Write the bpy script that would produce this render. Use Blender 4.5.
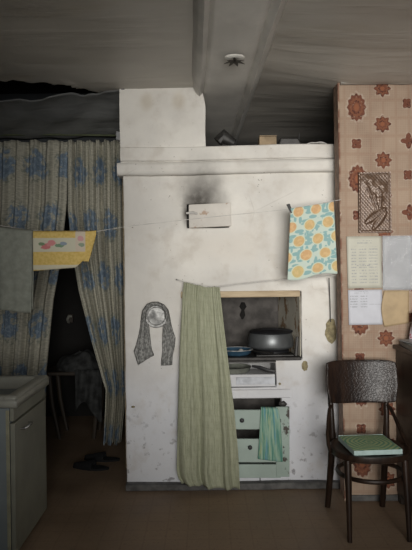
import bpy, bmesh, math, random
from math import sin, cos, pi, radians as R
from mathutils import Vector, Matrix, noise as mnoise
random.seed(7)
S = bpy.context.scene
for o in list(bpy.data.objects): bpy.data.objects.remove(o)

# ------------------------------------------------------------------ camera
F = 590.0; CH = 1.375; PITCH = -5/590.0; ROLL = 0.0115
cd = bpy.data.cameras.new('camera'); cam = bpy.data.objects.new('camera', cd)
S.collection.objects.link(cam); S.camera = cam
cd.sensor_fit = 'VERTICAL'; cd.sensor_height = 24; cd.lens = F/550*24
cd.clip_start = 0.05; cd.clip_end = 60
MC = Matrix.Rotation(pi/2 + PITCH, 4, 'X') @ Matrix.Rotation(-ROLL, 4, 'Z')
cam.matrix_world = Matrix.Translation((0, 0, CH)) @ MC

# ------------------------------------------------------------------ world, lights, exposure
W = bpy.data.worlds.new('world'); S.world = W; W.use_nodes = True
bg = W.node_tree.nodes['Background']
bg.inputs[0].default_value = (0.80, 0.90, 1.0, 1); bg.inputs[1].default_value = 0.03
def area(name, loc, target, sx, sy, power, col, spread=180):
    l = bpy.data.lights.new(name, 'AREA'); l.shape = 'RECTANGLE'; l.size = sx; l.size_y = sy
    l.energy = power; l.color = col; l.spread = R(spread)
    o = bpy.data.objects.new(name, l); S.collection.objects.link(o)
    o.location = loc
    o.rotation_euler = (Vector(target)-Vector(loc)).to_track_quat('-Z', 'Y').to_euler()
    return o
area('window_light', (0.62, -1.5, 1.50), (0.80, 3.7, 1.52), 1.9, 1.4, 24, (1.0, 0.97, 0.92), 50)
area('side_window_light', (1.6, -0.9, 1.3), (0.3, 3.2, 1.3), 1.2, 1.2, 3.2, (0.90, 0.95, 1.0), 170)
S.view_settings.view_transform = 'Standard'; S.view_settings.look = 'None'
S.view_settings.gamma = 1; S.view_settings.exposure = -0.10
S.view_settings.use_curve_mapping = False

# ------------------------------------------------------------------ coordinates measured on the site
def P(px, py, D):
    d = MC.to_3x3() @ Vector(((px-206)/F, -(py-275)/F, -1))
    k = D/d.y
    return Vector((d.x*k, D, CH + d.z*k))
def lerp(a, b, t): return a+(b-a)*t
def pl(pts, t):
    "piecewise linear y(t) over [(t, y)...]"
    if t <= pts[0][0]: return pts[0][1]
    for (a, b), (c, d) in zip(pts, pts[1:]):
        if t <= c: return b+(d-b)*(t-a)/(c-a)
    return pts[-1][1]
def nz(x, y, z=0.0): return mnoise.noise(Vector((x, y, z)))

# ------------------------------------------------------------------ materials
class E:
    def __init__(s, m, sock): s.m = m; s.s = sock
    def _o(s, op, *a, clamp=False):
        n = s.m.nt.nodes.new('ShaderNodeMath'); n.operation = op; n.use_clamp = clamp
        for i, v in enumerate((s,)+a):
            if isinstance(v, E): s.m.nt.links.new(v.s, n.inputs[i])
            else: n.inputs[i].default_value = v
        return E(s.m, n.outputs[0])
    def __add__(s, o): return s._o('ADD', o)
    def __sub__(s, o): return s._o('SUBTRACT', o)
    def __mul__(s, o): return s._o('MULTIPLY', o)
    def __truediv__(s, o): return s._o('DIVIDE', o)
    __radd__ = __add__; __rmul__ = __mul__
    def __rsub__(s, o): return (s*-1.0)+o
    def __lt__(s, o): return s._o('LESS_THAN', o)
    def __gt__(s, o): return s._o('GREATER_THAN', o)
    def abs(s): return s._o('ABSOLUTE')
    def sin(s): return s._o('SINE')
    def cos(s): return s._o('COSINE')
    def frac(s): return s._o('FRACT')
    def floor(s): return s._o('FLOOR')
    def sqrt(s): return s._o('SQRT')
    def min(s, o): return s._o('MINIMUM', o)
    def max(s, o): return s._o('MAXIMUM', o)
    def atan2(s, o): return s._o('ARCTAN2', o)
    def pow(s, o): return s._o('POWER', o)
    def ss(s, a, b, lo=0.0, hi=1.0):
        n = s.m.nt.nodes.new('ShaderNodeMapRange'); n.interpolation_type = 'SMOOTHSTEP'
        s.m.nt.links.new(s.s, n.inputs[0])
        if a > b: a, b, lo, hi = b, a, hi, lo
        for i, v in ((1, a), (2, b), (3, lo), (4, hi)): n.inputs[i].default_value = v
        return E(s.m, n.outputs[0])
class Mat:
    def __init__(s, name, col=(.5, .5, .5), rough=.7, metal=0, spec=.5):
        s.mat = bpy.data.materials.new(name); s.mat.use_nodes = True; s.nt = s.mat.node_tree
        s.b = s.nt.nodes['Principled BSDF']
        s.b.inputs['Base Color'].default_value = (*col, 1); s.b.inputs['Roughness'].default_value = rough
        s.b.inputs['Metallic'].default_value = metal; s.b.inputs['Specular IOR Level'].default_value = spec
    def N(s, t): return s.nt.nodes.new(t)
    def vec(s, kind='pos', scale=(1, 1, 1)):
        if kind == 'pos': so = s.N('ShaderNodeNewGeometry').outputs['Position']
        elif kind == 'uv': so = s.N('ShaderNodeTexCoord').outputs['UV']
        else: so = s.N('ShaderNodeTexCoord').outputs['Object']
        if scale != (1, 1, 1):
            n = s.N('ShaderNodeVectorMath'); n.operation = 'MULTIPLY'; s.nt.links.new(so, n.inputs[0])
            n.inputs[1].default_value = scale; so = n.outputs[0]
        return so
    def xyz(s, kind='pos'):
        n = s.N('ShaderNodeSeparateXYZ'); s.nt.links.new(s.vec(kind), n.inputs[0])
        return [E(s, o) for o in n.outputs]
    def noise(s, scale, detail=4, kind='pos', sc=(1, 1, 1), rough=.55):
        n = s.N('ShaderNodeTexNoise'); n.inputs['Scale'].default_value = scale
        n.inputs['Detail'].default_value = detail; n.inputs['Roughness'].default_value = rough
        s.nt.links.new(s.vec(kind, sc), n.inputs['Vector']); return E(s, n.outputs[0])
    def voro(s, scale, kind='uv', sc=(1, 1, 1), rnd=1.0, feature='F1', out='Distance'):
        n = s.N('ShaderNodeTexVoronoi'); n.inputs['Scale'].default_value = scale; n.feature = feature
        n.inputs['Randomness'].default_value = rnd
        s.nt.links.new(s.vec(kind, sc), n.inputs['Vector']); return E(s, n.outputs[out])
    def mix(s, f, a, b):
        n = s.N('ShaderNodeMix'); n.data_type = 'RGBA'; n.clamp_factor = True
        if isinstance(f, E): s.nt.links.new(f.s, n.inputs[0])
        else: n.inputs[0].default_value = f
        for i, v in ((6, a), (7, b)):
            if isinstance(v, E): s.nt.links.new(v.s, n.inputs[i])
            else: n.inputs[i].default_value = (*v, 1)
        return E(s, n.outputs[2])
    def color(s, c): s.nt.links.new(c.s, s.b.inputs['Base Color']); return s
    def rough(s, r): s.nt.links.new(r.s, s.b.inputs['Roughness']); return s
    def bump(s, h, strength=.3, dist=.01):
        n = s.N('ShaderNodeBump'); n.inputs['Strength'].default_value = strength
        n.inputs['Distance'].default_value = dist
        s.nt.links.new(h.s, n.inputs['Height']); s.nt.links.new(n.outputs[0], s.b.inputs['Normal']); return s
def simple(name, col, rough=.6, metal=0, var=.25, scale=20, bump=0, dist=.004):
    m = Mat(name, col, rough, metal)
    n = m.noise(scale, 5)
    m.color(m.mix(n.ss(.3, .7), tuple(c*(1-var) for c in col), tuple(min(1, c*(1+var*.6)) for c in col)))
    if bump: m.bump(m.noise(scale*2, 4), bump, dist)
    return m.mat

def mat_plaster():
    m = Mat('whitewashed_plaster', rough=.9, spec=.2)
    x, y, z = m.xyz()
    n1 = m.noise(1.8, 6); n2 = m.noise(9, 6); n3 = m.noise(38, 3)
    c = m.mix(n1.ss(.3, .72), (.62, .60, .565), (.80, .775, .72))
    low = z.ss(1.15, .35)                                   # bluer tint towards the bottom
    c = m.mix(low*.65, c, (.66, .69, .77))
    c = m.mix(n2.ss(.50, .74)*.30, c, (.44, .38, .31))
    c = m.mix(m.noise(3.2, 6).ss(.50, .72)*.22, c, (.46, .41, .35))
    # scuffs near the floor
    sc = m.noise(26, 4).ss(.58, .70)*z.ss(.75, .05)
    c = m.mix(sc*.75, c, (.20, .19, .20))
    # dark specks
    sp = m.noise(55, 2).ss(.70, .76)*m.noise(4, 2).ss(.45, .6)
    c = m.mix(sp*.7, c, (.2, .17, .14))
    # hairline cracks
    cr = m.voro(2.1, 'pos', (1, .3, 1), feature='DISTANCE_TO_EDGE').ss(.012, .0)*m.noise(3, 3).ss(.52, .66)
    c = m.mix(cr*.22, c, (.28, .24, .2))
    # soot above the flue door
    wob = m.noise(10, 5)
    def ell(cx, cz_, rx, rz):
        p = (x-cx)/rx; q = (z-cz_)/rz
        return ((p*p+q*q).sqrt()+(wob-.5)*.55).ss(1.15, -.15)
    s1 = ell(.0, 1.80, .175, .20)*(z > 1.775)
    s2 = ell(-.055, 1.79, .085, .14)*(z > 1.77)
    s3 = ell(-.122, 1.735, .034, .12)
    s4 = ell(-.01, 1.92, .19, .26)
    soot = (1.0-(1.0-s1*.85)*(1.0-s2*.70)*(1.0-s3*.95)*(1.0-s4*.45))*m.noise(22, 4).ss(.2, .6, .80, 1.0)
    c = m.mix(soot, c, (.022, .016, .011))
    # light smoke veil over the middle band below the cornice
    veil = (((x-.25)/.55).pow(2.0)+((z-1.52)/.14).pow(2.0)).sqrt().ss(1.2, .2)*n1.ss(.35, .6)
    c = m.mix(veil*.22, c, (.48, .40, .31))
    # yellow leak stain at the chimney top
    st = ((((x+.26).abs()-(2.55-z)*-.0-.10).abs()/.05).pow(2.0)+((z-2.44)/.07).pow(2.0)).sqrt().ss(1.2, .3)
    c = m.mix(st*.30, c, (.42, .33, .2))
    m.color(c); m.bump(n2*.7+n3*.3, .45, .012)
    return m.mat
def mat_wallpaper():
    m = Mat('medallion_wallpaper', rough=.75, spec=.25)
    u, v, _ = m.xyz('uv')                       # metres: u from the wall's free edge, v = height
    base = m.mix(m.noise(5, 4).ss(.3, .7), (.29, .205, .15), (.385, .285, .21))
    # woven grid
    gl = ((u*95.0).frac().ss(.25, .05)).max((v*95.0).frac().ss(.25, .05))
    base = m.mix(gl*.45, base, (.46, .365, .28))
    big = ((u/.0756).frac()-.5).abs().ss(.12, .05).max(((v/.105).frac()-.5).abs().ss(.12, .05))
    base = m.mix(big*.25, base, (.28, .16, .105))
    PU, PV = .454, .4205
    def cell(cu, cv):
        a = (((u-cu)/PU+.5).frac()-.5)*PU
        b = (((v-cv)/PV+.5).frac()-.5)*PV
        return a, b
    fine = m.voro(58, 'uv').ss(.30, .45)
    def med(c, cu, cv, ru, rv, k, amp, ring=True):
        a, b = cell(cu, cv)
        a = a/ru; b = b/rv
        r = (a*a+b*b).sqrt(); th = b.atan2(a)
        lim = (th*float(k)).cos()*amp+1.0
        q = r/lim
        halo = q.ss(1.28, 1.14)
        body = q.ss(1.04, .96)*m.noise(70, 2, 'uv').ss(.30, .42, .45, 1.0)
        c = m.mix(halo*.40*m.noise(60, 2, 'uv').ss(.4, .6), c, (.56, .48, .40))
        dark = m.mix(fine, (.085, .030, .02), (.16, .058, .035))
        c = m.mix(body, c, dark)
        if ring:
            inner = (q*2.6+.1).frac().ss(.35, .6)*q.ss(.86, .7)
            c = m.mix(inner*.7, c, (.24, .095, .05))
            c = m.mix(q.ss(.30, .22), c, (.27, .10, .05))
        return c
    V0 = 2.322
    c = med(base, .108, V0, .052, .077, 12, .07)
    c = med(c, .105, V0-.214, .030, .030, 4, -.16, False)
    c = med(c, .260, V0-.100, .044, .044, 8, .15)
    c = med(c, .262, V0-.312, .044, .044, 8, .15)
    c = med(c, .405, V0+.020, .026, .030, 4, -.16, False)
    c = med(c, .412, V0-.200, .036, .036, 4, .30, False)
    # darkened, scuffed free edge
    ed = u.ss(.016, .0)*m.noise(14, 3).ss(.4, .55)
    c = m.mix(ed*.9, c, (.16, .06, .035))
    m.color(c); m.bump(m.noise(12, 4), .25, .01)
    return m.mat
def mat_ceiling():
    m = Mat('sagging_ceiling_paper', rough=.45, spec=.4)
    n = m.noise(1.4, 5, sc=(.5, 1, 1)); st = m.noise(1.3, 2, sc=(.5, 1.9, 1))
    c = m.mix(n.ss(.3, .7), (.42, .395, .355), (.54, .51, .46))
    c = m.mix(m.noise(2.3, 5, sc=(.3, 1, 1)).ss(.6, .75)*.5, c, (.30, .24, .15))
    x, y, z = m.xyz()
    m.color(c); m.bump(st+m.noise(5, 3, sc=(.25, 1.6, 1)).ss(.45, .7)*.12, .30, .05)
    return m.mat
def mat_ceiling_old():
    m = Mat('old_smoked_ceiling_paper', rough=.7, spec=.25)
    st = m.noise(3.0, 5, sc=(.5, 2.2, 1))
    m.color(m.mix(m.noise(3, 5).ss(.3, .7), (.15, .155, .155), (.24, .245, .24)))
    m.bump(st, .5, .04)
    return m.mat
def mat_floor():
    m = Mat('brown_lino', rough=.62, spec=.3)
    x, y, z = m.xyz()
    n = m.noise(2.2, 6); f = m.noise(60, 3)
    c = m.mix(n.ss(.3, .7), (.215, .150, .100), (.300, .215, .148))
    s1 = ((x*9.0).frac()-.5).abs(); s2 = ((y*9.0).frac()-.5).abs()
    dot = (s1*s1+s2*s2).sqrt().ss(.26, .14)
    c = m.mix(dot*.22, c, (.26, .19, .13))
    gr = s1.ss(.44, .49).max(s2.ss(.44, .49))
    c = m.mix(gr*.15, c, (.10, .055, .03))
    c = m.mix(f.ss(.55, .75)*.35, c, (.08, .05, .03))
    m.color(c); m.rough(n.ss(.3, .7, .5, .75)); m.bump(f, .1, .003)
    return m.mat
def mat_wood(name, c1, c2, rough=.4, axis=(1, 1, .12), sc=14, emb=False):
    m = Mat(name, rough=rough)
    n = m.noise(sc, 6, sc=axis); n2 = m.noise(sc*4, 3, sc=axis)
    m.color(m.mix((n*.7+n2*.3).ss(.35, .65), c1, c2))
    if emb:
        e = m.voro(60, 'pos', (1, 1, 1.3), feature='DISTANCE_TO_EDGE').ss(.0, .25)
        m.bump(e+n*.3, .28, .0015)
    else: m.bump(n, .15, .003)
    return m.mat
def mat_chipped(name, paint, under, amt=.6, rough=.6, edge=None):
    m = Mat(name, rough=rough)
    n = m.noise(13, 6, sc=(1, 1, .6)); g = m.noise(50, 3)
    c = m.mix(m.noise(5, 4).ss(.3, .7), tuple(k*.82 for k in paint), paint)
    c = m.mix(((n*.75+g*.25).ss(amt, amt+.05)), c, under)
    m.color(c); m.bump(n, .3, .004)
    return m.mat
def mat_curtain(name, ph=0.0):
    m = Mat(name, rough=.9, spec=.1)
    u, v, _ = m.xyz('uv')
    weave = m.noise(130, 2, 'uv', (.7, 1, 1)); sl = m.noise(75, 3, 'uv', (.3, 1.6, 1))
    c = m.mix(sl.ss(.3, .7), (.36, .35, .29), (.56, .54, .45))
    # flower bunches on a staggered lattice
    row = (v/.40+ph).floor()
    gu = u/.34+row*.5; gv = v/.40+ph
    a = (gu.frac()-.5)*.34; b = (gv.frac()-.5)*.40
    wob = m.noise(11, 4, 'uv')
    r = ((a/.115)*(a/.115)+(b/.105)*(b/.105)).sqrt()+(wob-.5)*1.6
    fine = m.noise(34, 4, 'uv'); big = m.noise(17, 3, 'uv')
    blob = r.ss(1.12, .85)
    c = m.mix(r.ss(1.45, 1.2)*fine.ss(.50, .56)*.65, c, (.20, .23, .20))
    c = m.mix(blob*big.ss(.40, .47)*.92, c, (.165, .23, .315))
    c = m.mix(blob*fine.ss(.50, .58)*.7, c, (.34, .42, .50))
    m.color(c); m.bump(weave, .2, .003)
    return m.mat
def mat_green_curtain():
    m = Mat('sage_curtain_weave', rough=.9, spec=.1)
    u, v, _ = m.xyz('uv')
    w1 = m.noise(90, 3, 'uv', (1, .12, 1)); 
    n = m.noise(4, 4, 'uv')
    c = m.mix(w1.ss(.35, .65), (.255, .265, .19), (.385, .39, .29))
    band = ((v*26.0+(n-.5)*.8).frac()-.5).abs().ss(.30, .48)
    c = m.mix(band*.14, c, (.18, .20, .12))
    ck = m.voro(95, 'uv', (1, 1.4, 1)).ss(.2, .4)
    c = m.mix(ck*.3, c, (.45, .47, .33))
    m.color(c); m.bump(w1+ck*.4, .35, .004)
    return m.mat
def mat_fruit():
    m = Mat('orange_print_cotton', rough=.85, spec=.15)
    u, v, _ = m.xyz('uv')
    wob = m.noise(9, 3, 'uv')
    P1 = .118
    gu = u/P1; row = (v/.098).floor()
    gu = gu+row*.5+(row*1.7).sin()*.10
    a = (gu.frac()-.5)*P1; b = ((v/.098).frac()-.5)*.098
    r = (a*a+b*b).sqrt()+(wob-.5)*.012
    cellu = gu.floor()
    pick = ((cellu*12.98+row*78.2).sin()*43.7).frac()
    base = (.52, .60, .53)
    # blue-green leaves between the oranges
    lv = m.voro(17, 'uv', (1, 2.1, 1)).ss(.50, .40)
    lv2 = m.voro(18, 'uv', (2.2, .9, 1)).ss(.44, .36)
    c = m.mix(lv.max(lv2)*.95, base, (.24, .40, .40))
    c = m.mix(r.ss(.0410, .0385), c, (.55, .60, .46))
    org = m.mix(pick, (.55, .43, .20), (.57, .34, .18))
    org = m.mix(m.noise(40, 3, 'uv').ss(.45, .6)*.4, org, (.72, .52, .28))
    c = m.mix(r.ss(.0345, .0315), c, org)
    m.color(c)
    return m.mat
def mat_yellow_towel():
    m = Mat('yellow_floral_towel', rough=.95, spec=.1)
    u, v, _ = m.xyz('uv')                         # u 0..0.42  v 0..0.25
    c = m.mix(m.noise(60, 2, 'uv').ss(.3, .7), (.60, .43, .13), (.70, .52, .19))
    panel = ((v-.150).abs() < .040)*(u < .245)
    c = m.mix(panel, c, (.58, .56, .44))
    c = m.mix(((v-.020).abs() < .014)*1.0, c, (.60, .56, .42))
    c = m.mix(((u-.27).abs() < .028)*(v > .11), c, (.60, .52, .42))
    wob = m.noise(38, 3, 'uv')
    def blob(c, cu, cv, ru, rv, col):
        r = (((u-cu)/ru).pow(2.0)+((v-cv)/rv).pow(2.0)).sqrt()+(wob-.5)*1.4
        return m.mix(r.ss(1.05, .85), c, col)
    c = blob(c, .075, .140, .030, .020, (.56, .20, .20)); c = blob(c, .105, .158, .028, .018, (.62, .26, .26))
    c = blob(c, .05, .155, .02, .01, (.20, .27, .16)); c = blob(c, .15, .145, .030, .012, (.20, .30, .20))
    c = blob(c, .175, .158, .022, .010, (.27, .32, .38)); c = blob(c, .27, .185, .020, .016, (.60, .34, .34))
    c = blob(c, .275, .150, .018, .012, (.28, .34, .25))
    m.color(c); m.bump(m.noise(180, 2, 'uv'), .3, .003)
    return m.mat
def mat_striped():
    m = Mat('green_blue_striped_towel', rough=.95, spec=.1)
    u, v, _ = m.xyz('uv')
    n = m.noise(70, 4, 'uv', (1, .06, 1)); n2 = m.noise(30, 3, 'uv', (1, .08, 1))
    c = m.mix(n.ss(.4, .6), (.11, .27, .22), (.33, .47, .36))
    c = m.mix(n2.ss(.54, .60)*.85, c, (.12, .30, .38)); c = m.mix(n2.ss(.43, .38)*.6, c, (.46, .50, .27))
    m.color(c); m.bump(m.noise(150, 2, 'uv', (1, .3, 1)), .4, .004)
    return m.mat
def mat_knit():
    m = Mat('grey_knit', rough=1, spec=.05)
    n = m.noise(160, 3, sc=(1, 1, .35)); n2 = m.noise(60, 3)
    m.color(m.mix((n*.6+n2*.4).ss(.42, .6), (.15, .15, .145), (.36, .36, .345))); m.bump(n, .6, .004)
    return m.mat
def mat_print(name, paper, blocks, tone=(.25, .26, .28), rough=.6):
    "printed sheet; blocks = (u0,u1,v0,v1,line pitch) in sheet fractions"
    m = Mat(name, rough=rough)
    u, v, _ = m.xyz('uv')
    c = m.mix(m.noise(3, 4, 'uv').ss(.3, .7), tuple(k*.92 for k in paper), paper)
    w = m.noise(38, 2, 'uv', (1, .5, 1)).ss(.44, .52)
    for (a, b, d, e, pit, s) in blocks:
        ins = (u > a)*(u < b)*(v > d)*(v < e)
        line = ((v-d)/pit).frac() < .42
        c = m.mix(ins*line*w*s, c, tone)
    m.color(c)
    return m.mat
def mat_cushion():
    m = Mat('green_patterned_cushion_cloth', rough=.85)
    u, v, _ = m.xyz('uv')
    a = (u-.5); b = (v-.5)
    r = (a*a+b*b).sqrt(); th = b.atan2(a)
    ring = ((r*11.0+(th*6.0).sin()*.13)).frac()
    c = m.mix(ring.ss(.35, .6), (.13, .30, .19), (.38, .47, .24))
    c = m.mix(m.voro(22, 'uv').ss(.35, .2)*.5, c, (.52, .52, .30))
    m.color(c); m.bump(m.noise(60, 2, 'uv'), .3, .003)
    return m.mat
def mat_emboss():
    m = Mat('embossed_copper_sheet', rough=.32, metal=.15)
    u, v, _ = m.xyz('uv')
    c = m.mix(m.noise(12, 4, 'uv').ss(.3, .7), (.075, .042, .027), (.135, .08, .05))
    d = (((u*10.0+v*16.0).frac()-.5).abs()).min(((u*10.0-v*16.0).frac()-.5).abs())
    c = m.mix(d.ss(.10, .02)*.6, c, (.21, .145, .10))
    m.color(c); m.bump(d, .35, .006)
    return m.mat

MP = {}
def mats():
    pass
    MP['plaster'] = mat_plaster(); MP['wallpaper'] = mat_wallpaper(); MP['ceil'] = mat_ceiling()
    MP['ceil_old'] = mat_ceiling_old(); MP['beam'] = simple('beam_paper', (.66, .64, .60), .55, 0, .12, 4, .12, .01); MP['floor'] = mat_floor()
    MP['chair'] = mat_wood('dark_bentwood', (.012, .007, .005), (.030, .017, .011), .38)
    MP['chair_back'] = mat_wood('dark_embossed_plywood', (.010, .006, .005), (.026, .014, .009), .30, emb=True)
    MP['side'] = mat_wood('dark_sideboard_veneer', (.028, .019, .014), (.060, .042, .030), .45)
    MP['lintel'] = mat_wood('old_painted_timber', (.36, .27, .17), (.58, .47, .32), .8, (.12, 1, 1))
    MP['mint'] = mat_chipped('mint_paint', (.41, .50, .45), (.14, .12, .10), .62)
    MP['mint2'] = mat_chipped('worn_mint_paint', (.37, .46, .41), (.06, .05, .04), .53)
    MP['cur1'] = mat_curtain('blue_flower_curtain'); MP['cur2'] = mat_curtain('blue_flower_curtain_b', .35)
    MP['green'] = mat_green_curtain(); MP['fruit'] = mat_fruit(); MP['yellow'] = mat_yellow_towel()
    MP['striped'] = mat_striped(); MP['knit'] = mat_knit(); MP['cushion'] = mat_cushion()
    MP['emboss'] = mat_emboss()
    MP['greycloth'] = simple('grey_cloth', (.27, .285, .245), .95, 0, .15, 30, .2)
    MP['iron'] = simple('cast_iron', (.035, .032, .03), .55, .4, .4, 25, .3)
    MP['alu'] = simple('dull_aluminium', (.17, .18, .185), .42, .6, .2, 12)
    MP['alu_l'] = simple('light_aluminium', (.42, .42, .41), .5, .25, .5, 42, .4)
    MP['black'] = simple('black_enamel', (.014, .014, .016), .5, 0, .3, 20)
    MP['blue'] = simple('blue_enamel', (.045, .10, .16), .3, 0, .3, 14)
    MP['greyenam'] = simple('grey_green_enamel', (.20, .21, .18), .4, 0, .3, 14)
    MP['white'] = simple('white_enamel', (.33, .33, .29), .35, 0, .12, 8)
    MP['door'] = simple('cream_painted_board', (.235, .235, .19), .5, 0, .15, 5)
    MP['side_panel'] = simple('pale_blue_grey_board', (.21, .24, .25), .5, 0, .1, 5)
    MP['cream'] = simple('cream_edge', (.30, .29, .20), .5, 0, .2, 20)
    MP['chrome'] = simple('chrome', (.7, .7, .7), .18, 1, .1, 10)
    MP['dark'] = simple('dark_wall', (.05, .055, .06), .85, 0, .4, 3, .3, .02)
    MP['backroom'] = simple('back_room_wall', (.012, .011, .010), .9, 0, .4, 3)  # near-black: darkness of the unlit back room put into the colour
    MP['niche'] = simple('dark_plaster', (.092, .084, .078), .9, 0, .5, 9, .5, .01)
    MP['clay'] = simple('bare_clay', (.34, .29, .17), .95, 0, .35, 60, .8, .01)
    MP['soot'] = simple('soot', (.008, .007, .006), .95)
    MP['board'] = simple('grey_plinth', (.115, .112, .108), .75, 0, .4, 16, .3)
    MP['jamb'] = simple('brown_jamb', (.33, .215, .16), .75, 0, .4, 22, .4)
    MP['string'] = simple('white_string', (.55, .53, .5), .8)
    MP['wire'] = simple('black_wire', (.03, .03, .03), .6)
    MP['card'] = simple('old_cardboard', (.33, .25, .16), .9, 0, .25, 15)
    MP['sheet_board'] = simple('white_board_box', (.58, .585, .60), .55, 0, .08, 9)
    MP['shade'] = simple('dark_tin', (.05, .048, .046), .5, .3, .4, 20)
    MP['foam'] = simple('pale_blue_foam', (.40, .52, .50), .9, 0, .12, 30)
    MP['rag'] = simple('dark_rag', (.045, .05, .05), .95, 0, .6, 9, .3)
    MP['rag2'] = simple('faded_flower_rag', (.04, .042, .042), .95, 0, .7, 14, .3)
    MP['wooddark'] = mat_wood('dark_stool_wood', (.03, .022, .016), (.06, .045, .03), .6)
    MP['slip'] = simple('dark_slipper_felt', (.006, .006, .007), .9)
    MP['kraft'] = simple('yellowed_paper', (.42, .31, .18), .6, 0, .2, 9)
    MP['rod'] = simple('green_painted_batten', (.12, .14, .075), .6)
    MP['petal'] = simple('tarnished_tin', (.035, .028, .02), .5, .3)
mats()
for k in ('chair_back', 'chair'): MP[k].node_tree.nodes['Principled BSDF'].inputs['Specular IOR Level'].default_value = .22

# ------------------------------------------------------------------ mesh builder
def link(o): S.collection.objects.link(o); return o
def tag(o, label=None, cat=None, group=None, kind=None):
    if label: o['label'] = label
    if cat: o['category'] = cat
    if group: o['group'] = group
    if kind: o['kind'] = kind
    return o
def thing(name, loc, label, cat, group=None):
    o = link(bpy.data.objects.new(name, None)); o.location = loc; o.empty_display_size = .05
    return tag(o, label, cat, group)
def wloc(o):
    v = Vector((0, 0, 0))
    while o is not None: v += o.location; o = o.parent
    return v
class MB:
    def __init__(s): s.v = []; s.f = []; s.uv = {}
    def add(s, vs, fs, uvs=None):
        k = len(s.v); s.v += [Vector(p) for p in vs]
        for i, f in enumerate(fs):
            s.f.append([k+j for j in f])
            if uvs: s.uv[len(s.f)-1] = [uvs[j] for j in f]
        return s
    def box(s, x0, x1, y0, y1, z0, z1, tw=None):
        vs = [(x, y, z) for x in (x0, x1) for y in (y0, y1) for z in (z0, z1)]
        if tw: vs = [tw(Vector(p)) for p in vs]
        return s.add(vs, [(0, 1, 3, 2), (4, 6, 7, 5), (0, 4, 5, 1), (2, 3, 7, 6), (0, 2, 6, 4), (1, 5, 7, 3)])
    def hexa(s, front, depth, dy=None):
        "front = 4 points clockwise from top left, pushed back by depth"
        fr = [Vector(p) for p in front]; d = Vector(dy) if dy else Vector((0, depth, 0))
        bk = [p+d for p in fr]
        uv = [(0, 1), (1, 1), (1, 0), (0, 0)]*2
        return s.add(fr+bk, [(3, 2, 1, 0), (4, 5, 6, 7), (0, 1, 5, 4), (1, 2, 6, 5), (2, 3, 7, 6), (3, 0, 4, 7)], uv)
    def tube(s, pts, r, n=10, sq=None):
        pts = [Vector(p) for p in pts]; rr = r if isinstance(r, (list, tuple)) else [r]*len(pts)
        rings = []; up = None
        for i, p in enumerate(pts):
            t = (pts[min(i+1, len(pts)-1)]-pts[max(i-1, 0)]).normalized()
            if up is None:
                up = Vector((0, 0, 1)) if abs(t.z) < .9 else Vector((0, 1, 0))
            a = t.cross(up).normalized(); b = a.cross(t).normalized(); up = b
            k = sq or (1, 1)
            rings.append([p+a*cos(2*pi*j/n)*rr[i]*k[0]+b*sin(2*pi*j/n)*rr[i]*k[1] for j in range(n)])
        vs = [p for q in rings for p in q]; fs = []
        for i in range(len(pts)-1):
            for j in range(n):
                fs.append((i*n+j, i*n+(j+1) % n, (i+1)*n+(j+1) % n, (i+1)*n+j))
        fs.append(tuple(range(n))[::-1]); fs.append(tuple((len(pts)-1)*n+j for j in range(n)))
        return s.add(vs, fs)
    def ring(s, c, rx, ry, r, n=40, m=8):
        vs = []; fs = []
        for i in range(n):
            a = 2*pi*i/n
            for j in range(m):
                b = 2*pi*j/m
                vs.append((c[0]+cos(a)*(rx+r*cos(b)), c[1]+sin(a)*(ry+r*cos(b)), c[2]+r*sin(b)))
        for i in range(n):
            for j in range(m):
                fs.append((i*m+j, ((i+1) % n)*m+j, ((i+1) % n)*m+(j+1) % m, i*m+(j+1) % m))
        return s.add(vs, fs)
    def lathe(s, prof, c, n=32, sx=1, sy=1, axis='z'):
        vs = []; fs = []
        for (r, z) in prof:
            for j in range(n):
                a = 2*pi*j/n
                if axis == 'z': vs.append((c[0]+cos(a)*r*sx, c[1]+sin(a)*r*sy, c[2]+z))
                else: vs.append((c[0]+cos(a)*r*sx, c[1]-z, c[2]+sin(a)*r*sy))
        for i in range(len(prof)-1):
            for j in range(n):
                fs.append((i*n+j, i*n+(j+1) % n, (i+1)*n+(j+1) % n, (i+1)*n+j))
        if prof[0][0] > 1e-5: fs.append(tuple(range(n))[::-1])
        if prof[-1][0] > 1e-5: fs.append(tuple((len(prof)-1)*n+j for j in range(n)))
        return s.add(vs, fs)
    def grid(s, nu, nv, f, uvf=None):
        vs = []; uv = []
        for j in range(nv+1):
            for i in range(nu+1):
                vs.append(f(i/nu, j/nv)); uv.append(uvf(i/nu, j/nv) if uvf else (i/nu, j/nv))
        fs = [(j*(nu+1)+i, j*(nu+1)+i+1, (j+1)*(nu+1)+i+1, (j+1)*(nu+1)+i) for j in range(nv) for i in range(nu)]
        return s.add(vs, fs, uv)
    def build(s, name, mat, parent=None, smooth=40, bev=0, solid=0, weld=False, origin=None, segs=2):
        me = bpy.data.meshes.new(name)
        if parent is not None: off = wloc(parent)
        elif origin is not None: off = Vector(origin)
        else:
            xs = [p.x for p in s.v]; ys = [p.y for p in s.v]; zs = [p.z for p in s.v]
            off = Vector(((min(xs)+max(xs))/2, (min(ys)+max(ys))/2, min(zs)))
        me.from_pydata([p-off for p in s.v], [], s.f)
        if s.uv:
            l = me.uv_layers.new(name='UVMap')
            for p in me.polygons:
                q = s.uv.get(p.index)
                if q:
                    for k, li in enumerate(p.loop_indices): l.data[li].uv = q[k]
        bm = bmesh.new(); bm.from_mesh(me)
        if weld: bmesh.ops.remove_doubles(bm, verts=bm.verts, dist=1e-5)
        bmesh.ops.recalc_face_normals(bm, faces=bm.faces)
        bm.to_mesh(me); bm.free()
        if smooth:
            for p in me.polygons: p.use_smooth = True
            me.set_sharp_from_angle(angle=R(smooth))
        me.materials.append(mat)
        o = link(bpy.data.objects.new(name, me))
        if parent is not None: o.parent = parent
        else: o.location = off
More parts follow.
